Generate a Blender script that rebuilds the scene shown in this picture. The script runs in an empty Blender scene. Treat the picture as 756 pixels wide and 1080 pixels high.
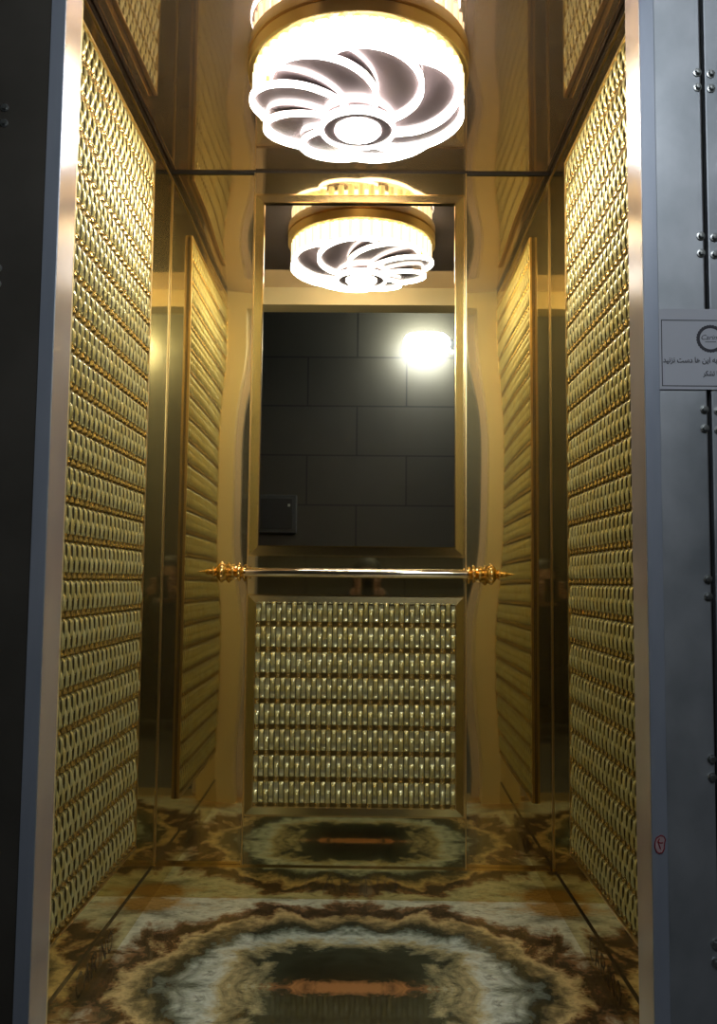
import bpy, bmesh, math, random
from mathutils import Vector, Matrix
random.seed(4)
sc = bpy.context.scene
C = sc.collection
PI = math.pi
CAMX, CAMZ = 0.033, 0.869
HALF = 0.552            # half width of the cab
YB, YF = 2.5, 1.45      # back wall, inner face of the front wall
ZC = 2.062              # ceiling
ZH = 1.99               # door head

# ------------------------------------------------------------------ materials
def mat(name, col=(.5, .5, .5), metal=0, rough=.5, emit=None, es=0, coat=0, spec=.5):
    m = bpy.data.materials.new(name); m.use_nodes = True
    b = m.node_tree.nodes['Principled BSDF']
    b.inputs['Base Color'].default_value = (*col, 1)
    b.inputs['Metallic'].default_value = metal
    b.inputs['Roughness'].default_value = rough
    b.inputs['Coat Weight'].default_value = coat
    b.inputs['Coat Roughness'].default_value = .06
    b.inputs['Specular IOR Level'].default_value = spec
    if emit:
        b.inputs['Emission Color'].default_value = (*emit, 1)
        b.inputs['Emission Strength'].default_value = es
    return m
def nodes(m):
    return m.node_tree.nodes, m.node_tree.links, m.node_tree.nodes['Principled BSDF']
def wavy(m, scale=(3, 3, 1), dist=.002, strength=.5, detail=0):
    N, L, b = nodes(m)
    tc = N.new('ShaderNodeTexCoord'); mp = N.new('ShaderNodeMapping'); nz = N.new('ShaderNodeTexNoise'); bp = N.new('ShaderNodeBump')
    mp.inputs['Scale'].default_value = scale; nz.inputs['Scale'].default_value = 1; nz.inputs['Detail'].default_value = detail
    bp.inputs['Strength'].default_value = strength; bp.inputs['Distance'].default_value = dist
    L.new(tc.outputs['Object'], mp.inputs[0]); L.new(mp.outputs[0], nz.inputs[0]); L.new(nz.outputs[0], bp.inputs['Height'])
    L.new(bp.outputs[0], b.inputs['Normal'])
    return m
def mottled(m, c1, c2, scale=8, detail=4, lo=.35, hi=.65, stretch=(1, 1, 1), rough=None):
    N, L, b = nodes(m)
    tc = N.new('ShaderNodeTexCoord'); mp = N.new('ShaderNodeMapping'); nz = N.new('ShaderNodeTexNoise'); cr = N.new('ShaderNodeValToRGB')
    mp.inputs['Scale'].default_value = stretch; nz.inputs['Scale'].default_value = scale; nz.inputs['Detail'].default_value = detail
    cr.color_ramp.elements[0].position = lo; cr.color_ramp.elements[0].color = (*c1, 1)
    cr.color_ramp.elements[1].position = hi; cr.color_ramp.elements[1].color = (*c2, 1)
    L.new(tc.outputs['Object'], mp.inputs[0]); L.new(mp.outputs[0], nz.inputs[0]); L.new(nz.outputs[0], cr.inputs[0]); L.new(cr.outputs[0], b.inputs['Base Color'])
    if rough:
        mr = N.new('ShaderNodeMapRange'); mr.inputs['To Min'].default_value = rough[0]; mr.inputs['To Max'].default_value = rough[1]
        L.new(nz.outputs[0], mr.inputs[0]); L.new(mr.outputs[0], b.inputs['Roughness'])
    return m
def haze(m, f, rough):
    # polished steel with a faint brushed haze: a second, rough metallic lobe
    N, L, b = nodes(m)
    g = N.new('ShaderNodeBsdfAnisotropic'); g.inputs['Roughness'].default_value = rough; g.inputs['Color'].default_value = b.inputs['Base Color'].default_value
    mx = N.new('ShaderNodeMixShader'); mx.inputs[0].default_value = f
    L.new(b.outputs[0], mx.inputs[1]); L.new(g.outputs[0], mx.inputs[2]); L.new(mx.outputs[0], N['Material Output'].inputs[0])
    return m
GOLD = (.70, .60, .30)
M = {}
M['mirror_gold'] = haze(wavy(mat('gold mirror steel', GOLD, 1, .035), (2.5, 2.5, 1.2), .0012, .5), .05, .4)
M['mirror_back'] = haze(mat('gold mirror steel back', (.72, .61, .32), 1, .03), .10, .4)
M['mirror_ceiling'] = haze(wavy(mat('bronze mirror ceiling', (.68, .56, .49), 1, .045), (2.2, 3.0, 1), .002, .6), .15, .6)
M['glass'] = wavy(mat('silver mirror', (.80, .79, .70), 1, .012), (1.5, 1, 1.2), .0005, .4)
M['gold'] = mat('polished gold trim', (.90, .66, .26), 1, .12)
M['gold_satin'] = mat('satin gold', (.80, .60, .28), 1, .28)
M['gold_frame'] = mat('brushed gold frame', (.66, .54, .26), 1, .2)
M['return'] = wavy(mat('satin champagne steel', (.90, .80, .50), .4, .36), (2, 2, 1), .001, .4)
M['black'] = mat('black gap', (.012, .011, .010), 0, .6)
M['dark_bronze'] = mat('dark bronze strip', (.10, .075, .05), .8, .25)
M['hole'] = mat('dark punched dot', (.03, .022, .012), .3, .5)
M['chrome'] = mat('bright rail steel', (.92, .80, .58), 1, .07)
M['rail_gold'] = mat('cast gold', (.95, .66, .26), 1, .10)
M['white_led'] = mat('lit white acrylic', (.9, .9, .9), 0, .4, (1, .93, .86), 62)
M['drum_led'] = mat('lit drum', (.9, .9, .9), 0, .4, (1, .88, .66), 34)
M['crystal'] = mat('lit crystal', (.95, .86, .62), 0, .08, (1, .84, .55), 4.2, 1)
M['petal'] = mat('smoked petal', (.16, .125, .13), .5, .22)
M['lamp_lobby'] = mat('lit tube bulb', (.9, .9, .9), 0, .4, (.90, .95, 1), 230)
M['plastic_white'] = mat('white plastic', (.7, .7, .68), 0, .4)
M['paper'] = mat('sign paper', (.50, .53, .60), 0, .45)
M['ink'] = mat('dark ink', (.035, .035, .05), 0, .6)
M['red_ink'] = mat('red ink', (.22, .01, .02), 0, .6)
M['sticker'] = mat('pinkish sticker', (.36, .26, .27), 0, .6)
M['bolt'] = mat('zinc bolt', (.62, .66, .66), 1, .28)
M['jamb'] = mottled(mat('steel frame tinted by cool light', (.2, .22, .26), .55, .42), (.34, .39, .48), (.42, .47, .56), 5, 4, stretch=(3, 3, .6))  # blue cast of the cool lobby light is put into the colour
M['jamb_side'] = mottled(mat('steel reveal tinted by warm light', (.4, .36, .36), .35, .2), (.60, .54, .54), (.68, .61, .61), 4, 3, stretch=(3, 3, .6))  # inner side of the frame; warm cab light is tinted into its colour
M['galv'] = mottled(mat('galvanised sheet', (.4, .42, .42), .8, .42), (.34, .38, .42), (.54, .58, .63), 9, 6, .3, .7, (1, 1, .8), (.36, .55))
M['shaded_sheet'] = mottled(mat('shade-darkened steel sheet', (.03, .03, .03), .4, .5), (.060, .055, .045), (.085, .078, .066), 6, 4)  # left sheet stands in shade; that darkness is painted into its colour
M['hair'] = mat('dark hair', (.012, .010, .009), 0, .6)
M['skin'] = mat('skin', (.42, .25, .17), 0, .55)
M['cloth_dark'] = mat('black jacket cloth', (.012, .012, .014), 0, .9)
M['trousers'] = mat('dark trousers cloth', (.014, .014, .018), 0, .9)
M['shoe'] = mat('black shoe leather', (.012, .011, .011), 0, .5)
M['phone'] = mat('black phone glass', (.012, .012, .014), 0, .15)
M['grey_box'] = mat('grey box', (.06, .065, .065), .2, .5)
M['grey_box_door'] = mat('dark grey box door', (.025, .027, .027), .2, .4)
M['lobby_floor'] = mottled(mat('grey stone floor', (.12, .12, .12), 0, .4), (.03, .03, .03), (.05, .05, .048), 4, 5)
M['lobby_paint'] = mottled(mat('lobby paint', (.2, .2, .2), 0, .8), (.03, .03, .028), (.04, .04, .038), 2, 3)
M['slat'] = mat('pearl slat', (.60, .60, .40), .45, .26, coat=.6)
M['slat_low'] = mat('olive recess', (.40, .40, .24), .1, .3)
M['gap'] = mat('slat sides darkened as gap shade', (.045, .036, .010), .3, .4)  # slat side faces coloured dark to deepen the shade between slats
M['groove'] = mat('gold groove', (.16, .11, .03), .7, .35)
M['bead'] = mat('gold bead', (.80, .62, .26), .9, .18)

def relief_variation(m, a, b_):
    N, L, b = nodes(m)
    tc = N.new('ShaderNodeTexCoord'); nz = N.new('ShaderNodeTexNoise'); cr = N.new('ShaderNodeValToRGB')
    nz.inputs['Scale'].default_value = 26; nz.inputs['Detail'].default_value = 3
    cr.color_ramp.elements[0].position = .38; cr.color_ramp.elements[0].color = (*a, 1)
    cr.color_ramp.elements[1].position = .62; cr.color_ramp.elements[1].color = (*b_, 1)
    L.new(tc.outputs['Object'], nz.inputs[0]); L.new(nz.outputs[0], cr.inputs[0]); L.new(cr.outputs[0], b.inputs['Base Color'])
    n2 = N.new('ShaderNodeTexNoise'); bp = N.new('ShaderNodeBump'); n2.inputs['Scale'].default_value = 170; n2.inputs['Detail'].default_value = 1
    bp.inputs['Strength'].default_value = .45; bp.inputs['Distance'].default_value = .002
    L.new(tc.outputs['Object'], n2.inputs[0]); L.new(n2.outputs[0], bp.inputs['Height']); L.new(bp.outputs[0], b.inputs['Normal'])
relief_variation(M['slat'], (.64, .57, .22), (.72, .70, .36))
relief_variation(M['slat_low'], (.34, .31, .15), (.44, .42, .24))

def tile_material():
    m = mat('dark lobby tile', (.05, .05, .045), 0, .5)
    N, L, b = nodes(m)
    tc = N.new('ShaderNodeTexCoord'); mp = N.new('ShaderNodeMapping'); br = N.new('ShaderNodeTexBrick'); nz = N.new('ShaderNodeTexNoise'); mx = N.new('ShaderNodeMixRGB')
    mp.inputs['Rotation'].default_value = (PI/2, 0, 0); mp.inputs['Location'].default_value = (.356, .088, 0)
    br.inputs['Scale'].default_value = 1; br.inputs['Brick Width'].default_value = .62; br.inputs['Row Height'].default_value = .312
    br.inputs['Mortar Size'].default_value = .005; br.offset = .5
    br.inputs['Color1'].default_value = (.052, .047, .031, 1); br.inputs['Color2'].default_value = (.058, .053, .036, 1); br.inputs['Mortar'].default_value = (.014, .013, .009, 1)
    nz.inputs['Scale'].default_value = 3
    mx.blend_type = 'MULTIPLY'; mx.inputs[0].default_value = .35
    L.new(tc.outputs['Object'], mp.inputs[0]); L.new(mp.outputs[0], br.inputs[0]); L.new(tc.outputs['Object'], nz.inputs[0])
    L.new(br.outputs['Color'], mx.inputs[1]); L.new(nz.outputs[0], mx.inputs[2]); L.new(mx.outputs[0], b.inputs['Base Color'])
    return m
M['tile'] = tile_material()

def floor_material():
    m = mat('bookmatched agate print floor', (.2, .2, .2), 0, .16, coat=.7)
    N, L, b = nodes(m)
    def math_(op, a, c=None, clamp=False):
        n = N.new('ShaderNodeMath'); n.operation = op; n.use_clamp = clamp
        for i, v in enumerate((a, c)):
            if v is None: continue
            if isinstance(v, (int, float)): n.inputs[i].default_value = v
            else: L.new(v, n.inputs[i])
        return n.outputs[0]
    tc = N.new('ShaderNodeTexCoord'); sp = N.new('ShaderNodeSeparateXYZ'); L.new(tc.outputs['Object'], sp.inputs[0])
    u = math_('ABSOLUTE', sp.outputs[0]); v = math_('ABSOLUTE', math_('SUBTRACT', sp.outputs[1], 1.955))
    cb = N.new('ShaderNodeCombineXYZ'); L.new(u, cb.inputs[0]); L.new(v, cb.inputs[1])
    def noise(scale, detail, loc=(0, 0, 0), rough=.6, dist=0, src=None, stretch=(1, 1, 1)):
        mp = N.new('ShaderNodeMapping'); mp.inputs['Location'].default_value = loc; mp.inputs['Scale'].default_value = stretch
        L.new(src or cb.outputs[0], mp.inputs[0])
        n = N.new('ShaderNodeTexNoise'); n.inputs['Scale'].default_value = scale; n.inputs['Detail'].default_value = detail
        n.inputs['Roughness'].default_value = rough; n.inputs['Distortion'].default_value = dist
        L.new(mp.outputs[0], n.inputs[0]); return n.outputs[0]
    w1 = math_('SUBTRACT', noise(3.1, 6, (1.6, 2.3, 0), .62, .8), .5); w2 = math_('SUBTRACT', noise(15, 8, (4, 7, 0), .7, 1.2), .5)
    r = math_('POWER', math_('ADD', math_('POWER', u, 2.6), math_('POWER', math_('MULTIPLY', v, 1.18), 2.6)), 1/2.6)
    rw = math_('ADD', r, math_('ADD', math_('MULTIPLY', w1, .52), math_('MULTIPLY', w2, .11)))
    def ramp(fac, pts):
        cr = N.new('ShaderNodeValToRGB'); e = cr.color_ramp.elements
        e[0].position, e[0].color = pts[0][0], (*pts[0][1], 1); e[1].position, e[1].color = pts[-1][0], (*pts[-1][1], 1)
        for p, c in pts[1:-1]:
            k = e.new(p); k.color = (*c, 1)
        L.new(fac, cr.inputs[0]); return cr.outputs[0]
    base = ramp(math_('MULTIPLY', rw, 1.4), [
        (0, (.050, .036, .018)), (.20, (.022, .022, .013)), (.30, (.045, .060, .045)), (.37, (.52, .50, .32)), (.43, (.66, .82, .88)), (.49, (.20, .26, .25)),
        (.54, (.022, .030, .022)), (.60, (.26, .22, .12)), (.65, (.72, .60, .33)), (.69, (.20, .11, .05)), (.72, (.030, .025, .018)),
        (.77, (.28, .17, .09)), (.82, (.74, .82, .76)), (.90, (.62, .70, .66)), (1, (.46, .30, .11))])
    base0 = base
    cl = ramp(noise(7, 7, (9, 3, 0), .65, .8), [(.32, (.16, .15, .11)), (.45, (.80, .80, .74)), (.55, (1.1, 1.1, 1.08)), (.72, (.50, .50, .40))])
    mc = N.new('ShaderNodeMixRGB'); mc.blend_type = 'MULTIPLY'; mc.inputs[0].default_value = .8; L.new(base0, mc.inputs[1]); L.new(cl, mc.inputs[2]); base = mc.outputs[0]
    # thin streaks
    st = noise(34, 8, (3, 1, 0), .75, 1.4, stretch=(.5, 1.2, 1))
    streak = ramp(st, [(.34, (.25, .20, .14)), (.46, (.9, .88, .8)), (.56, (1.15, 1.1, 1.0)), (.68, (.45, .36, .25))])
    mx = N.new('ShaderNodeMixRGB'); mx.blend_type = 'MULTIPLY'; mx.inputs[0].default_value = .75; L.new(base, mx.inputs[1]); L.new(streak, mx.inputs[2])
    # orange lens at the centre
    ro = math_('SQRT', math_('ADD', math_('POWER', math_('MULTIPLY', u, 1/.16), 2), math_('POWER', math_('MULTIPLY', v, 1/.036), 2)))
    ro = math_('ADD', ro, math_('MULTIPLY', w2, 2.6))
    mo = N.new('ShaderNodeMapRange'); mo.inputs['From Min'].default_value = .45; mo.inputs['From Max'].default_value = 1.1; mo.inputs['To Min'].default_value = 1; mo.inputs['To Max'].default_value = 0
    L.new(ro, mo.inputs[0])
    m2 = N.new('ShaderNodeMixRGB'); L.new(mo.outputs[0], m2.inputs[0]); L.new(mx.outputs[0], m2.inputs[1]); m2.inputs[2].default_value = (.50, .24, .09, 1)
    L.new(m2.outputs[0], b.inputs['Base Color'])
    return m
M['floor'] = floor_material()

# ------------------------------------------------------------------ mesh helpers
def box(bm, x0, x1, y0, y1, z0, z1, mi=0):
    vs = [bm.verts.new((x, y, z)) for x in (x0, x1) for y in (y0, y1) for z in (z0, z1)]
    for q in ((0, 1, 3, 2), (4, 6, 7, 5), (0, 4, 5, 1), (2, 3, 7, 6), (0, 2, 6, 4), (1, 5, 7, 3)):
        f = bm.faces.new([vs[i] for i in q]); f.material_index = mi
def tube(bm, a, b, r, n=16, r2=None):
    a, b = Vector(a), Vector(b); d = (b-a); L_ = d.length
    m = Matrix.Translation((a+b)/2) @ d.to_track_quat('Z', 'Y').to_matrix().to_4x4()
    bmesh.ops.create_cone(bm, cap_ends=True, segments=n, radius1=r, radius2=r if r2 is None else r2, depth=L_, matrix=m)
def lathe(bm, prof, m=Matrix.Identity(4), n=32):
    rings = []
    for r, z in prof:
        rings.append([bm.verts.new(m @ Vector((max(r, 1e-5)*math.cos(2*PI*k/n), max(r, 1e-5)*math.sin(2*PI*k/n), z))) for k in range(n)])
    for a, b in zip(rings, rings[1:]):
        for k in range(n):
            bm.faces.new((a[k], a[(k+1) % n], b[(k+1) % n], b[k]))
def obj(name, bm, m, parent=None, smooth=False, bevel=0, loc=None):
    bmesh.ops.remove_doubles(bm, verts=bm.verts, dist=1e-6)
    bmesh.ops.recalc_face_normals(bm, faces=bm.faces)
    me = bpy.data.meshes.new(name); bm.to_mesh(me); bm.free()
    for x in (m if isinstance(m, list) else [m]): me.materials.append(x)
    if smooth: me.polygons.foreach_set('use_smooth', [True]*len(me.polygons))
    o = bpy.data.objects.new(name, me); C.objects.link(o)
    if loc: o.location = loc
    if parent: o.parent = parent
    if bevel:
        b = o.modifiers.new('bevel', 'BEVEL'); b.width = bevel; b.segments = 2; b.limit_method = 'ANGLE'
    if smooth and smooth != 'all':
        me.set_sharp_from_angle(angle=math.radians(40))
    return o
def bx(name, dims, m, parent=None, bevel=0, kind=None, loc=None):
    bm = bmesh.new(); box(bm, *dims); o = obj(name, bm, m, parent, bevel=bevel, loc=loc)
    if kind: o['kind'] = kind
    return o
def struct(name, dims, m, parent=None, bevel=0):
    o = bx(name, dims, m, parent, bevel)
    if not parent: o['kind'] = 'structure'
    return o
def thing(name, label, cat, loc=(0, 0, 0), group=None, rotz=0):
    o = bpy.data.objects.new(name, None); C.objects.link(o); o.location = loc; o.rotation_euler = (0, 0, rotz)
    o['label'] = label; o['category'] = cat
    if group: o['group'] = group
    return o
def text_part(name, body, size, m, parent, loc, rot, align='CENTER', shear=0, extrude=.0003, xs=1, bold=0):
    c = bpy.data.curves.new(name, 'FONT'); c.body = body; c.size = size; c.align_x = align; c.align_y = 'CENTER'; c.extrude = extrude; c.shear = shear; c.offset = bold
    t = bpy.data.objects.new('tmp', c); C.objects.link(t)
    me = bpy.data.meshes.new_from_object(t); bpy.data.objects.remove(t)
    me.name = name; me.materials.clear(); me.materials.append(m)
    o = bpy.data.objects.new(name, me); C.objects.link(o); o.parent = parent; o.location = loc; o.rotation_euler = rot; o.scale = (xs, 1, 1)
    return o

# ------------------------------------------------------------------ cab shell
fl = struct('floor', (-HALF-.01, HALF+.01, 1.41, YB+.02, -.03, 0), M['floor'])
struct('ceiling', (-HALF+.004, HALF-.004, YF, YB-.006, ZC, ZC+.01), M['mirror_ceiling'])
struct('trim_ceiling_gap', (-HALF-.02, HALF+.02, 1.40, YB+.03, ZC+.012, ZC+.04), M['black'])
def side_wall(s, nm):
    w = struct('wall_'+nm, (s*HALF, s*(HALF+.02), YF-.05, YB+.02, -.02, ZC+.011), M['mirror_gold'])
    # dark shadow strip and a thin bright bead along the top of the wall
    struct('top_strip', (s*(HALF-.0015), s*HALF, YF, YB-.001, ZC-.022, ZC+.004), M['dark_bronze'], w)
    struct('top_bead', (s*(HALF-.003), s*HALF, YF, YB-.001, ZC-.026, ZC-.023), M['gold_satin'], w)
    struct('corner_bead', (s*(HALF-.003), s*HALF, YB-.004, YB, .082, ZC-.026), M['gold_satin'], w)
    return w
wl = side_wall(-1, 'left'); wr = side_wall(1, 'right')

# back wall: slightly buckled polished panels left and right of the centre panel
def delta(z):
    t = abs(z-1.13)/.30
    return .040*math.exp(-t**4) + .026*math.exp(-((z-1.86)/.10)**2) + .012*math.exp(-((z-.35)/.14)**2)
def back_side(s):
    bm = bmesh.new(); nx, nz = 12, 120; g = []
    for i in range(nx+1):
        a = i/nx; x = s*(HALF - a*(HALF-.30)); col = []
        for j in range(nz+1):
            z = -.01 + j/nz*(ZC-.004+.01)
            y = YB + delta(z)*a**3/3*(HALF-.30)*1.1 + .0006*math.sin(z*5+s)*a*a
            col.append(bm.verts.new((x, y, z)))
        g.append(col)
    for i in range(nx):
        for j in range(nz):
            bm.faces.new((g[i][j], g[i+1][j], g[i+1][j+1], g[i][j+1]))
    return bm
wb = struct('wall_back', (-HALF-.02, HALF+.02, YB+.02, YB+.04, -.02, ZC+.011), M['mirror_back'])
for s in (-1, 1):
    o = obj('polished_panel', back_side(s), M['mirror_back'], wb, smooth='all')
struct('top_gap', (-HALF, HALF, YB-.005, YB-.0005, ZC-.006, ZC+.01), M['black'], wb)
PW = .307; YP = 2.488
cp = struct('centre_panel', (-PW, PW, YP, YB+.018, 0, ZC-.006), M['mirror_gold'], wb)
for s in (-1, 1):
    struct('edge_bead', (s*PW, s*(PW+.003), YP-.0015, YP+.02, .082, ZC-.006), M['gold_satin'], wb)

# baseboards with dotted lettering
LET = {'C': [[(.8, .85), (.6, 1), (.3, 1), (.08, .8), (0, .5), (.08, .2), (.3, 0), (.6, 0), (.8, .15)]],
       'A': [[(0, 0), (.4, 1), (.8, 0)], [(.15, .35), (.65, .35)]],
       'R': [[(0, 0), (0, 1), (.5, 1), (.75, .78), (.5, .5), (0, .5)], [(.4, .5), (.8, 0)]],
       'I': [[(.1, 0), (.1, 1)]], 'N': [[(0, 0), (0, 1), (.75, 0), (.75, 1)]],
       'O': [[(.4, 0), (.1, .2), (0, .5), (.1, .8), (.4, 1), (.7, .8), (.8, .5), (.7, .2), (.4, 0)]]}
def dots(h=.044):
    pts = []; x = 0
    for ch in 'CARINO':
        for pl in LET[ch]:
            for off in (-.085, .085):
                for (a, b) in zip(pl, pl[1:]):
                    A, B = Vector((a[0]*h*.95, a[1]*h)), Vector((b[0]*h*.95, b[1]*h)); d = B-A; n = max(2, int(d.length/.0036))
                    nrm = Vector((-d.y, d.x)).normalized()*off*h*.5
                    for k in range(n): pts.append((A+d*k/n+nrm) + Vector((x, 0)))
        x += h*(.42 if ch == 'I' else 1.12)
    return [(p.x-(x-h*.3)/2, p.y) for p in pts]
def lettering(parent, place):
    bm = bmesh.new()
    for (a, b) in dots():
        P, n, ux = place(a, b+.019)
        ux = Vector(ux); n = Vector(n); up = Vector((0, 0, 1)); r = .0013
        top = [bm.verts.new(Vector(P)+n*.0006+(ux*math.cos(t)+up*math.sin(t))*r) for t in [k*PI/3 for k in range(6)]]
        bot = [bm.verts.new(Vector(P)-n*.0004+(ux*math.cos(t)+up*math.sin(t))*r) for t in [k*PI/3 for k in range(6)]]
        bm.faces.new(top)
        for k in range(6): bm.faces.new((top[k], top[(k+1) % 6], bot[(k+1) % 6], bot[k]))
    return obj('lettering', bm, M['hole'], parent)
bb = struct('baseboard_back', (-HALF, HALF, YB-.024, YB+.015, 0, .081), M['mirror_gold'])
struct('top_edge', (-HALF+.002, HALF-.002, YB-.0245, YB-.002, .081, .0825), M['gold'], bb)
lettering(bb, lambda a, b: ((a-.005, YB-.024, b), (0, -1, 0), (1, 0, 0)))
for s, nm in ((-1, 'left'), (1, 'right')):
    b_ = struct('baseboard_'+nm, (s*(HALF-.004), s*(HALF+.001), YF, YB-.024, 0, .081), M['mirror_gold'])
    struct('top_edge', (s*(HALF-.0044), s*HALF, YF, YB-.024, .081, .0822), M['dark_bronze'], b_)
    lettering(b_, lambda a, b, s=s: ((s*(HALF-.004), 1.965-s*a, b), (-s, 0, 0), (0, -s, 0)))

# front wall of the cab (seen in the mirrors)
wf = struct('wall_front', (-HALF-.02, -.47, YF-.105, YF, 0, ZC+.011), M['return'])
struct('return_panel', (.47, HALF+.02, YF-.105, YF, 0, ZC+.011), M['return'], wf)
struct('header', (-.47, .47, YF-.105, YF, ZH, ZC+.011), M['return'], wf)
struct('trim_sill', (-.47, .47, 1.27, 1.41, -.03, .001), M['gold_satin'])

# ------------------------------------------------------------------ woven crystal relief
def smooth1(t): return max(0., t)**.55
def relief(width, height, colw=.0145, rowh=.0735, na=6, nv=18):
    """grid in the x-z plane, relief along -y; returns bmesh"""
    ncol = max(1, round(width/colw)); cw = width/ncol
    nrow = max(1, round(height/rowh)); rh = height/nrow
    bm = bmesh.new(); prev = None
    for c in range(ncol):
        A = (c % 2 == 0)
        for a in range(na+1):
            t = (0, .085, .28, .5, .72, .915, 1)[a]; x = -width/2 + (c+t*.999+.0005)*cw
            e = abs(2*t-1); cross = 1-e**2.2*.98
            col = []
            for r in range(nrow):
                for k in range(nv):
                    v = k/nv; z = (r+v)*rh
                    s0, s1 = (.20, .68) if A else (.50, 1.0)
                    cap = (v > .90) if A else (.18 < v < .29)
                    if s0 <= v < s1:
                        y = .001 + smooth1(math.sin(PI*(v-s0+.02)/(s1-s0+.02)))*.0066*cross; mi = 0
                    elif cap:
                        y = .0028*cross; mi = 0
                    elif v > .18:
                        y = .0; mi = 1
                    else:
                        d = abs(v-.09)*rh/.0064; mi = 2
                        y = -.001
                        if A and d < 1 and e < .9: y = .0060*math.sqrt(max(0, 1-d*d))*(1-e*e); mi = 3
                    col.append((bm.verts.new((x, -y, z)), mi))
            col.append((bm.verts.new((x, 0, height)), 2))
            if prev:
                for j in range(len(col)-1):
                    f = bm.faces.new((prev[j][0], col[j][0], col[j+1][0], prev[j+1][0]))
                    f.material_index = 2 if a == 0 else (4 if (a in (1, na) and col[j][1] < 2) else col[j][1])
                    f.smooth = True
            prev = col
    return bm
RM = [M['slat'], M['slat_low'], M['groove'], M['bead'], M['gap']]
def relief_panel(parent, width, z0, z1, frame=.008, depth=.012):
    """panel in local x-z plane facing -y, backing at y=0"""
    bx('backing', (-width/2, width/2, -.004, 0, z0, z1), M['groove'], parent)
    bm = relief(width-2*frame, z1-z0-2*frame, colw=.0158)
    me = bpy.data.meshes.new('woven_relief'); bm.normal_update(); bm.to_mesh(me); bm.free()
    for x in RM: me.materials.append(x)
    o = bpy.data.objects.new('woven_relief', me); C.objects.link(o); o.parent = parent; o.location = (0, -.0057, z0+frame)
    bm = bmesh.new()
    def ring(w, t, d0, d1):
        box(bm, -w, w, -d1, d0, z1-t, z1); box(bm, -w, w, -d1, d0, z0, z0+t)
        box(bm, -w, -w+t, -d1, d0, z0+t, z1-t); box(bm, w-t, w, -d1, d0, z0+t, z1-t)
    ring(width/2, frame, .0, depth)
    obj('frame', bm, M['gold_satin'], parent, bevel=.0015)
t = thing('relief_panel', 'tall pearl and gold basket-weave relief panel set into the left wall', 'wall panel', (-HALF, 1.875, 0), 'woven relief panels on the side walls', rotz=PI/2)
relief_panel(t, .75, .195, 1.972, .006)
t = thing('relief_panel', 'tall pearl and gold basket-weave relief panel set into the right wall', 'wall panel', (HALF, 1.875, 0), 'woven relief panels on the side walls', rotz=-PI/2)
relief_panel(t, .75, .195, 1.972, .006)
# lower back panel with a wide mitred gold frame
def mitred_frame(bm, x0, x1, z0, z1, w, y0, d_out, d_in):
    """sloped picture-frame moulding, outer edge depth d_out, inner edge depth d_in in front of y0"""
    O = [(x0, z0), (x1, z0), (x1, z1), (x0, z1)]; I = [(x0+w, z0+w), (x1-w, z0+w), (x1-w, z1-w), (x0+w, z1-w)]
    e = .003
    O2 = [(x0+e, z0+e), (x1-e, z0+e), (x1-e, z1-e), (x0+e, z1-e)]; I2 = [(x0+w-e, z0+w-e), (x1-w+e, z0+w-e), (x1-w+e, z1-w+e), (x0+w-e, z1-w+e)]
    rows = [[(x, y0, z) for x, z in O], [(x, y0-d_out, z) for x, z in O], [(x, y0-d_out, z) for x, z in O2],
            [(x, y0-d_in, z) for x, z in I2], [(x, y0-d_in, z) for x, z in I], [(x, y0, z) for x, z in I]]
    vs = [[bm.verts.new(p) for p in r] for r in rows]
    for a, b in zip(vs, vs[1:]):
        for k in range(4): bm.faces.new((a[k], a[(k+1) % 4], b[(k+1) % 4], b[k]))
t = thing('relief_panel', 'square pearl basket-weave relief panel in gold frame below the handrail', 'wall panel', (-.001, YP, 0))
bx('backing', (-.285, .285, -.003, 0, .245, .805), M['groove'], t)
bm = relief(.561, .568)
me = bpy.data.meshes.new('woven_relief'); bm.normal_update(); bm.to_mesh(me); bm.free()
for x in RM: me.materials.append(x)
o = bpy.data.objects.new('woven_relief', me); C.objects.link(o); o.parent = t; o.location = (0, -.0047, .240)
bm = bmesh.new(); mitred_frame(bm, -.305, .305, .219, .826, .026, 0, .004, .0065); obj('frame', bm, M['gold_frame'], t)
bm = bmesh.new()
mitred_frame(bm, -.3065, .3065, .2175, .8275, .003, 0, .006, .006); obj('frame_bead', bm, M['gold'], t)
# mirror above
t = thing('wall_mirror', 'tall rectangular mirror with gold frame above the handrail', 'mirror', (-.001, YP, 0))
bx('glass', (-.283, .283, -.006, 0, .962, 1.962), M['glass'], t)
bm = bmesh.new(); mitred_frame(bm, -.305, .305, .936, 1.988, .028, 0, .005, .0072); obj('frame', bm, M['gold_frame'], t)
bm = bmesh.new(); mitred_frame(bm, -.3065, .3065, .9345, 1.9895, .003, 0, .007, .007); mitred_frame(bm, -.279, .279, .962, 1.962, .003, 0, .0155, .0155)
obj('frame_bead', bm, M['gold'], t)

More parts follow.
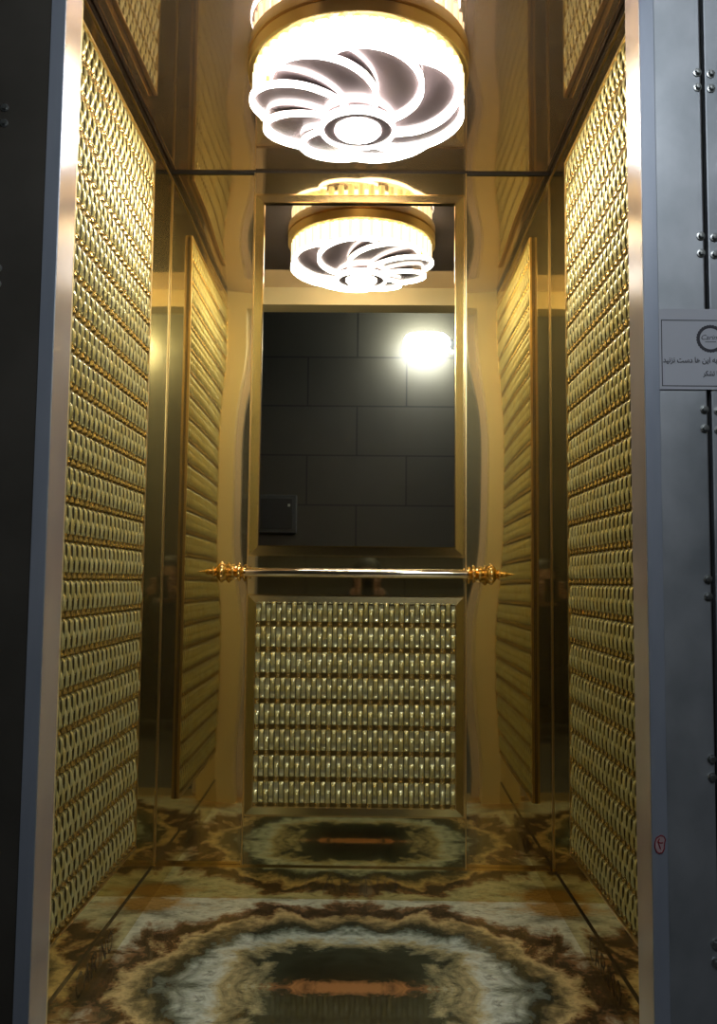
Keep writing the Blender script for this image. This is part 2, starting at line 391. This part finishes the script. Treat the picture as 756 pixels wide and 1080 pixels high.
# ------------------------------------------------------------------ handrail
hr = thing('handrail', 'polished gold handrail with spiked beaded ends across the back wall', 'handrail', (0, 2.435, .889))
bm = bmesh.new(); tube(bm, (-.325, 0, 0), (.325, 0, 0), .0125, 32); obj('rail_tube', bm, M['chrome'], hr, smooth=True)
PROF = [(.013, 0), (.018, .001), (.0185, .004), (.015, .006), (.0125, .008), (.015, .011), (.021, .014), (.0225, .018), (.021, .022), (.013, .026), (.010, .029),
        (.0165, .032), (.0185, .037), (.0165, .042), (.010, .046), (.0135, .050), (.021, .054), (.0265, .061), (.0275, .066), (.0255, .072), (.017, .079), (.010, .083),
        (.0145, .086), (.0145, .090), (.008, .094), (.0065, .100), (.0095, .104), (.0075, .108), (.004, .113), (.002, .124), (.0002, .134)]
for s in (-1, 1):
    m = Matrix.Translation((s*.305, 0, 0)) @ Matrix.Rotation(s*PI/2, 4, 'Y')
    bm = bmesh.new(); lathe(bm, PROF, m, 28)
    for (rr, zz, n) in ((.0255, .066, 12), (.0205, .018, 10)):
        for k in range(n):
            a = 2*PI*k/n
            bmesh.ops.create_uvsphere(bm, u_segments=8, v_segments=6, radius=.0045, matrix=m @ Matrix.Translation((rr*math.cos(a), rr*math.sin(a), zz)))
    obj('finial', bm, M['rail_gold'], hr, smooth=True)
    bm = bmesh.new(); mb = Matrix.Translation((s*.348, .068, 0)) @ Matrix.Rotation(PI/2, 4, 'X')
    lathe(bm, [(0, -.004), (.023, -.004), (.023, .003), (.014, .006), (.009, .012), (.008, .05), (.011, .058), (.011, .07)], mb, 24)
    obj('bracket', bm, M['rail_gold'], hr, smooth=True)

# ------------------------------------------------------------------ chandelier
LX, LY = 0.0, 1.97
ch = thing('ceiling_light', 'round crystal ceiling light with lit swirling petals', 'ceiling light', (LX, LY, ZC))
bm = bmesh.new(); lathe(bm, [(.0, -.0005), (.252, -.0005), (.256, -.004), (.256, -.030), (.250, -.034), (.235, -.034), (.235, -.02)], n=64); obj('gold_band', bm, M['gold_satin'], ch, smooth=True)
bm = bmesh.new(); lathe(bm, [(.205, -.025), (.205, -.088), (.0, -.088)], n=48); obj('light_drum', bm, M['drum_led'], ch, smooth=True)
for k in range(44):
    a = 2*PI*k/44
    bm = bmesh.new()
    mm = Matrix.Translation((.236*math.cos(a), .236*math.sin(a), 0)) @ Matrix.Rotation(a, 4, 'Z')
    bmesh.ops.create_cone(bm, cap_ends=True, segments=6, radius1=.0105, radius2=.0105, depth=.056, matrix=mm @ Matrix.Translation((0, 0, -.060)))
    obj('crystal_rod', bm, M['crystal'], ch)
NP = 8; RP = .118; RC = .132
def dome(r): return -.096 - .036*max(0, 1-(r/.25))**1.0*1.4
def petal_z(px, py, ck):
    r = math.hypot(px, py); tang = -math.sin(ck)*px + math.cos(ck)*py
    return dome(r) - .09*tang*min(1, r/.15)
for k in range(NP):
    ck = 2*PI*k/NP + .2
    cx, cy = RC*math.cos(ck), RC*math.sin(ck)
    bm = bmesh.new(); n = 40; R_ = 6
    rings = []
    for i in range(R_+1):
        rr = RP*i/R_
        ring = []
        for j in range(n if i else 1):
            a = 2*PI*j/n; x, y = cx+rr*math.cos(a), cy+rr*math.sin(a)
            ring.append((x, y, petal_z(x, y, ck)))
        rings.append(ring)
    for dz in (0, .003):
        vv = [[bm.verts.new((x, y, z+dz)) for x, y, z in r] for r in rings]
        for j in range(n): bm.faces.new((vv[0][0], vv[1][j], vv[1][(j+1) % n]))
        for i in range(1, R_):
            for j in range(n): bm.faces.new((vv[i][j], vv[i+1][j], vv[i+1][(j+1) % n], vv[i][(j+1) % n]))
    p = obj('petal', bm, M['petal'], ch, smooth='all')
    # lit acrylic edge: from the hub along the leading side and round the rim
    bm = bmesh.new(); pr = []
    a0, a1 = ck + PI - .25, ck - PI*.30
    ns = 44
    for j in range(ns+1):
        t_ = j/ns; a = a0 + (a1-a0)*t_
        w = .003 + .008*math.sin(PI*min(1, t_*1.0))**1 * (1-t_*.45)
        o_, i_ = RP+.001, RP+.001-w
        row = []
        for rr, dz in ((o_, .001), (o_, -.010), (i_, -.009), (i_, .0)):
            x, y = cx+rr*math.cos(a), cy+rr*math.sin(a)
            row.append(bm.verts.new((x, y, petal_z(x, y, ck)+dz)))
        pr.append(row)
    for A_, B_ in zip(pr, pr[1:]):
        for q in range(4): bm.faces.new((A_[q], A_[(q+1) % 4], B_[(q+1) % 4], B_[q]))
    bm.faces.new(pr[0]); bm.faces.new(pr[-1])
    obj('light_strip', bm, M['white_led'], ch)
bm = bmesh.new(); lathe(bm, [(.0, -.130), (.080, -.130), (.083, -.134), (.083, -.150), (.076, -.152), (.056, -.151), (.056, -.148), (0, -.148)], n=48); obj('hub', bm, M['petal'], ch, smooth=True)
bm = bmesh.new(); lathe(bm, [(.083, -.138), (.0865, -.138), (.0875, -.154), (.081, -.1545), (.081, -.151)], n=48); obj('hub_ring', bm, M['white_led'], ch, smooth=True)
bm = bmesh.new(); lathe(bm, [(.053, -.146), (.053, -.154), (.050, -.157), (0, -.158)], n=40); obj('hub_light', bm, M['white_led'], ch, smooth=True)

# ------------------------------------------------------------------ door frame and steel sheets on the landing side
ZT = 2.9
for s, nm in ((-1, 'left'), (1, 'right')):
    j = struct('trim_door_frame_'+nm, (s*.434, s*.4545, 1.272, 1.34, 0, ZH+.03), M['jamb_side'])
    bx('face', (s*.4335, s*.4555, 1.268, 1.2725, 0, ZH+.03), M['jamb'], j, bevel=.0008)
    bx('return_flange', (s*.4545, s*.50, 1.31, 1.34, 0, ZH+.03), M['jamb_side'], j)
struct('trim_door_head', (-.4555, .4555, 1.268, 1.335, ZH+.03, ZH+.06), M['jamb'])
def bolt(parent, x, z):
    bm = bmesh.new(); m = Matrix.Rotation(PI/2, 4, 'X')
    lathe(bm, [(0, 0), (.0062, 0), (.0062, .0012), (.0040, .0015)], m, 20)
    lathe(bm, [(.0042, .0012), (.0042, .0048), (.0036, .0058), (0, .0060)], m, 6)
    obj('bolt', bm, M['bolt'], parent, loc=(x, -.0015, z))
def sheet(name, label, x0, x1, m, bolts, z1=ZT, group=None):
    t = thing(name, label, 'panel', ((x0+x1)/2, 1.276, 0), group)
    bx('sheet', (-(x1-x0)/2, (x1-x0)/2, -.001, .012, 0, z1), m, t, bevel=.002)
    for (x, z) in bolts: bolt(t, x-(x0+x1)/2, z)
    return t
zr = [.767, .744, .514, .488, .254, .226, .007, -.018, -.247, -.272, -.50, -.525, -.75, -.775]
zr = [.869+z for z in zr]
sheet('steel_panel', 'shade-darkened steel sheet with bolts left of the lift doorway', -1.25, -.4565, M['shaded_sheet'], [(-.523, .869+z) for z in (.708, .684, .459, .435, .20, .175, -.05, -.075, -.3, -.325)])
sheet('steel_panel', 'narrow galvanised sheet with bolts between door frame and dark gap', .4565, .5265, M['galv'], [(.5215, z) for z in zr])
sheet('steel_panel', 'galvanised sheet at far right edge beyond the dark gap', .5325, 1.25, M['galv'], [(.5415, z-.002) for z in zr])
struct('wall_shaft', (-1.25, -.50, 1.29, 1.35, 0, ZT), M['black'])
struct('wall_shaft_right', (.50, 1.25, 1.29, 1.35, 0, ZT), M['black'])
struct('wall_over_door', (-.456, .456, 1.276, 1.35, ZH+.06, ZT), M['galv'])

# notice
ns_ = thing('notice_sign', 'white printed notice with round emblem taped on galvanised sheets', 'sign', (.532, 1.2735, 1.212))
W2, H2 = .0775, .060
bx('paper', (-W2, W2, -.0008, 0, -H2, H2), M['paper'], ns_)
bm = bmesh.new(); f_ = .0055; g = .0012
for d in ((-W2+f_, W2-f_, H2-.0165-g, H2-.0165), (-W2+f_, W2-f_, -H2+.0045, -H2+.0045+g)): box(bm, d[0], d[1], -.0011, -.0007, d[2], d[3])
for x in (-W2+f_, W2-f_-g): box(bm, x, x+g, -.0011, -.0007, -H2+.0045, H2-.0165)
obj('border', bm, M['ink'], ns_)
bm = bmesh.new(); n = 60
ro, ri = .0205, .0158; pts = []
for k in range(n):
    a = 2*PI*k/n; rr = ro + (.0005 if k % 2 else -.0005)
    pts.append([bm.verts.new((r_*math.cos(a), y, r_*math.sin(a)+.0155)) for r_, y in ((rr, -.0008), (rr, -.0012), (ri, -.0012), (ri, -.0008))])
for k in range(n):
    a, b = pts[k], pts[(k+1) % n]
    for q in range(3): bm.faces.new((a[q], b[q], b[q+1], a[q+1]))
obj('emblem_ring', bm, M['ink'], ns_)
RX = (PI/2, 0, 0)
text_part('emblem_text', 'Carino', .0105, M['ink'], ns_, (0, -.0009, .0172), RX, shear=.3)
bm = bmesh.new(); box(bm, -.008, .008, -.0011, -.0007, .0103, .0112); obj('emblem_line', bm, M['ink'], ns_)
# presentation-form letters in visual order, left to right
def vis(s): return s[::-1]
line1 = '\uFE91\uFEEA \uFE8D\uFEF3\uFEE6 \uFEEB\uFE8E \uFEA9\uFEB3\uFE96 \uFEE7\uFEB0\uFEE7\uFEF4\uFEAA'
line2 = '\uFE91\uFE8E \uFE97\uFEB8\uFB91\uFEAE'
for s_, z_, sz, w, x_ in ((line1, -.0168, .0125, .079, -.070), (line2, -.0365, .0115, .024, -.012)):
    o = text_part('lettering', vis(s_), sz, M['ink'], ns_, (0, 0, 0), RX, extrude=.0003, bold=.00022)
    xs_ = [v.co.x for v in o.data.vertices]
    k = w/(max(xs_)-min(xs_)); o.scale = (k, max(.9, min(1.2, k)), 1); o.location = (x_-min(xs_)*k, -.0009, z_)
# red circled mark on the frame
st = thing('sticker', 'small red-circled mark on the right door frame near the floor', 'sticker', (.4445, 1.2675, .505))
bm = bmesh.new(); OUT = [(.001, .0125), (.0055, .011), (.0075, .007), (.006, .001), (.0055, -.006), (.003, -.011), (-.001, -.012), (-.005, -.010), (-.0075, -.004), (-.007, .003), (-.005, .009)]
def extr(bm, pts, y0, y1):
    a = [bm.verts.new((x, y0, z)) for x, z in pts]; b = [bm.verts.new((x, y1, z)) for x, z in pts]
    bm.faces.new(b)
    for k in range(len(pts)): bm.faces.new((a[k], a[(k+1) % len(pts)], b[(k+1) % len(pts)], b[k]))
extr(bm, OUT, 0, -.0004); obj('patch', bm, M['sticker'], st)
def stroke(bm, pts, r, closed=False):
    q = pts + ([pts[0]] if closed else [])
    for a, b in zip(q, q[1:]): tube(bm, (a[0], -.0006, a[1]), (b[0], -.0006, b[1]), r, 6)
bm = bmesh.new(); stroke(bm, OUT, .0008, True); obj('ring', bm, M['red_ink'], st)
bm = bmesh.new(); stroke(bm, [(-.0005, .008), (-.003, .004), (.0005, .002), (.004, .0025)], .0008); stroke(bm, [(-.003, .004), (.0005, -.006)], .0009)
obj('digit', bm, M['red_ink'], st)

# ------------------------------------------------------------------ lobby behind the camera (seen in the mirrors)
struct('floor_lobby', (-1.3, 1.3, -.6, 1.27, -.05, 0), M['lobby_floor'])
struct('ceiling_lobby', (-1.3, 1.3, -.6, 1.30, ZT, ZT+.05), M['lobby_paint'])
struct('wall_lobby', (-1.3, 1.3, -.6, -.5, 0, ZT), M['tile'])
struct('wall_lobby_left', (-1.3, -1.25, -.5, 1.35, 0, ZT), M['lobby_paint'])
struct('wall_lobby_right', (1.25, 1.3, -.5, 1.35, 0, ZT), M['lobby_paint'])
ll = thing('wall_lamp', 'glowing oval bulb lamp on the tiled lobby wall', 'lamp', (.39, -.5, 2.33))
bm = bmesh.new(); m = Matrix.Translation((-.15, .11, 0)) @ Matrix.Rotation(PI/2, 4, 'Y')
lathe(bm, [(0, 0), (.03, .004), (.055, .02), (.068, .05), (.072, .12), (.072, .2), (.062, .25), (.040, .278), (.026, .285)], m, 24); obj('bulb', bm, M['lamp_lobby'], ll, smooth=True)
bm = bmesh.new(); lathe(bm, [(0, .27), (.028, .275), (.032, .30), (.032, .345), (0, .35)], m, 24); obj('socket', bm, M['plastic_white'], ll, smooth=True)
bm = bmesh.new(); tube(bm, (.175, 0, 0), (.175, .1, 0), .012, 16); lathe(bm, [(0, 0), (.04, 0), (.035, .012), (0, .014)], Matrix.Translation((.175, .0, 0)) @ Matrix.Rotation(-PI/2, 4, 'X'), 24)
obj('arm', bm, M['plastic_white'], ll, smooth=True)
eb = thing('meter_box', 'grey metal box on the tiled lobby wall', 'box', (-.535, -.5, 1.275))
bx('body', (-.122, .122, 0, .05, -.118, .118), M['grey_box'], eb, bevel=.004)
d_ = bx('door', (-.098, .098, .048, .056, -.095, .095), M['grey_box_door'], eb, bevel=.002)
bx('handle', (.07, .084, .055, .064, .045, .06), M['bolt'], d_)

# ------------------------------------------------------------------ photographer crouching behind the phone
PXc = CAMX
def skin_mesh(name, pts, edges, parent, m, sub=2):
    me = bpy.data.meshes.new(name); me.from_pydata([p[:3] for p in pts], edges, []); me.update()
    o = bpy.data.objects.new(name, me); C.objects.link(o)
    o.modifiers.new('s', 'SKIN')
    for i, p in enumerate(pts):
        v = me.skin_vertices[0].data[i]
        v.radius = (p[3], p[4] if len(p) > 4 else p[3]); v.use_root = (i == 0)
    sb = o.modifiers.new('u', 'SUBSURF'); sb.levels = sub; sb.render_levels = sub
    dg = bpy.context.evaluated_depsgraph_get(); dg.update()
    n = bpy.data.meshes.new_from_object(o.evaluated_get(dg)); n.name = name
    bpy.data.objects.remove(o)
    n.materials.clear(); n.materials.append(m)
    n.polygons.foreach_set('use_smooth', [True]*len(n.polygons))
    r = bpy.data.objects.new(name, n); C.objects.link(r); r.parent = parent
    return r
pe = thing('person', 'person in dark clothes crouching and holding up a phone, seen in mirrors', 'person', (PXc, -.30, 0))
def body_pts():
    P = [(0, .0, .26, .10, .085), (0, .0, .40, .105, .08), (0, .015, .56, .115, .085), (0, .03, .69, .10, .07), (0, .05, .755, .045), (0, .065, .80, .045),
         (0, .07, .86, .072, .085), (0, .072, .93, .070, .085), (0, .07, .965, .045, .055)]
    E_ = [(i, i+1) for i in range(8)]
    for s in (-1, 1):
        i = len(P)
        P += [(s*.16, .03, .70, .050), (s*.22, .09, .52, .038), (s*.16, .19, .66, .030), (s*.085, .255, .79, .022), (s*.062, .268, .825, .020, .03)]
        E_ += [(3, i), (i, i+1), (i+1, i+2), (i+2, i+3), (i+3, i+4)]
        i = len(P)
        P += [(s*.11, .04, .25, .085), (s*.20, .30, .46, .055), (s*.17, .20, .10, .038), (s*.18, .29, .045, .034)]
        E_ += [(0, i), (i, i+1), (i+1, i+2), (i+2, i+3)]
    return P, E_
P_, E_ = body_pts()
body = skin_mesh('body', P_, E_, pe, M['skin'])
# fingers joined into the body mesh
bm = bmesh.new(); bm.from_mesh(body.data)
for s in (-1, 1):
    for k, (dz, L_) in enumerate(((.030, .9), (.012, 1.0), (-.006, .95), (-.023, .8))):
        a = Vector((s*.062, .262, .835+dz)); b = Vector((s*.060, .262-.0, .835+dz))
        q = [Vector((s*.068, .262, .830+dz)), Vector((s*.066, .280, .833+dz)), Vector((s*.055, .296*1, .835+dz)), Vector((s*(.055-.014*L_), .2965, .836+dz))]
        for u, w in zip(q, q[1:]):
            tube(bm, u, w, .0082, 10); bmesh.ops.create_uvsphere(bm, u_segments=10, v_segments=6, radius=.0084, matrix=Matrix.Translation(w))
    q = [Vector((s*.070, .255, .815)), Vector((s*.060, .262, .80)), Vector((s*.042, .264, .795))]
    for u, w in zip(q, q[1:]):
        tube(bm, u, w, .0095, 10); bmesh.ops.create_uvsphere(bm, u_segments=10, v_segments=6, radius=.0096, matrix=Matrix.Translation(w))
# face
bmesh.ops.create_cone(bm, cap_ends=True, segments=10, radius1=.016, radius2=.006, depth=.045, matrix=Matrix.Translation((0, .158, .875)) @ Matrix.Rotation(-.35, 4, 'X'))
for s in (-1, 1):
    bmesh.ops.create_uvsphere(bm, u_segments=12, v_segments=8, radius=.013, matrix=Matrix.Translation((s*.03, .140, .90)))
    bmesh.ops.create_uvsphere(bm, u_segments=12, v_segments=8, radius=.026, matrix=Matrix.Translation((s*.074, .07, .885)) @ Matrix.Diagonal((.35, .7, 1.2, 1)))
bmesh.ops.create_uvsphere(bm, u_segments=12, v_segments=8, radius=.02, matrix=Matrix.Translation((0, .145, .835)) @ Matrix.Diagonal((1.1, .5, .35, 1)))
bm.to_mesh(body.data); bm.free()
# clothes: a jacket with sleeves, trousers, shoes, hair
J = [(0, .0, .30, .125, .11), (0, .0, .40, .13, .105), (0, .015, .56, .14, .105), (0, .03, .70, .115, .085), (0, .045, .755, .06, .06)]
JE = [(i, i+1) for i in range(4)]
for s in (-1, 1):
    i = len(J); J += [(s*.17, .03, .70, .066), (s*.225, .09, .52, .054), (s*.165, .185, .65, .045), (s*.080, .255, .805, .034)]; JE += [(3, i), (i, i+1), (i+1, i+2), (i+2, i+3)]
skin_mesh('jacket', J, JE, pe, M['cloth_dark'])
T = [(0, -.01, .26, .13, .12)]; TE = []
for s in (-1, 1):
    i = len(T); T += [(s*.11, .04, .25, .105), (s*.20, .30, .46, .072), (s*.17, .20, .11, .054)]; TE += [(0, i), (i, i+1), (i+1, i+2)]
skin_mesh('trousers', T, TE, pe, M['trousers'])
for s in (-1, 1):
    skin_mesh('shoe', [(s*.168, .17, .055, .045, .05), (s*.175, .26, .047, .045, .042), (s*.185, .34, .036, .042, .032)], [(0, 1), (1, 2)], pe, M['shoe'])
bm = bmesh.new(); bmesh.ops.create_uvsphere(bm, u_segments=24, v_segments=16, radius=.1, matrix=Matrix.Translation((0, .058, .925)) @ Matrix.Diagonal((.86, 1.0, .85, 1)))
for v in bm.verts:
    if v.co.y > .11: v.co.y = .11 + (v.co.y-.11)*.6; v.co.z = max(v.co.z, .945)
obj('hair', bm, M['hair'], pe, smooth='all')
ph = thing('smartphone', 'black phone held up in both hands, seen in the mirrors', 'phone', (PXc, -.008, .838))
bx('phone_body', (-.038, .038, -.009, 0, -.082, .050), M['phone'], ph, bevel=.003)

# ------------------------------------------------------------------ camera, world, colour
f_px, yaw, pitch, roll = 927.93, -.0116, .0776, .0099
cd = bpy.data.cameras.new('camera'); cam = bpy.data.objects.new('camera', cd); C.objects.link(cam)
cy, sy, cp_, sp_ = math.cos(yaw), math.sin(yaw), math.cos(pitch), math.sin(pitch)
fw = Vector((sy*cp_, cy*cp_, sp_)); rt = Vector((cy, -sy, 0)); up = rt.cross(fw)
r2 = rt*math.cos(roll)+up*math.sin(roll); u2 = up*math.cos(roll)-rt*math.sin(roll)
mt = Matrix((r2, u2, -fw)).transposed().to_4x4(); mt.translation = (CAMX, 0, CAMZ)
cam.matrix_world = mt
cd.sensor_fit = 'VERTICAL'; cd.sensor_height = 36; cd.lens = f_px/1080*36; cd.clip_start = .004
sc.camera = cam
w = bpy.data.worlds.new('world'); sc.world = w; w.use_nodes = True
w.node_tree.nodes['Background'].inputs[0].default_value = (.6, .7, .9, 1); w.node_tree.nodes['Background'].inputs[1].default_value = .02
vs_ = sc.view_settings; vs_.view_transform = 'Standard'; vs_.look = 'None'; vs_.gamma = 1; vs_.use_curve_mapping = False; vs_.exposure = -1.0
cy_ = sc.cycles; cy_.max_bounces = 16; cy_.glossy_bounces = 12; cy_.diffuse_bounces = 4; cy_.sample_clamp_indirect = 6; cy_.blur_glossy = .3
cy_.use_denoising = True
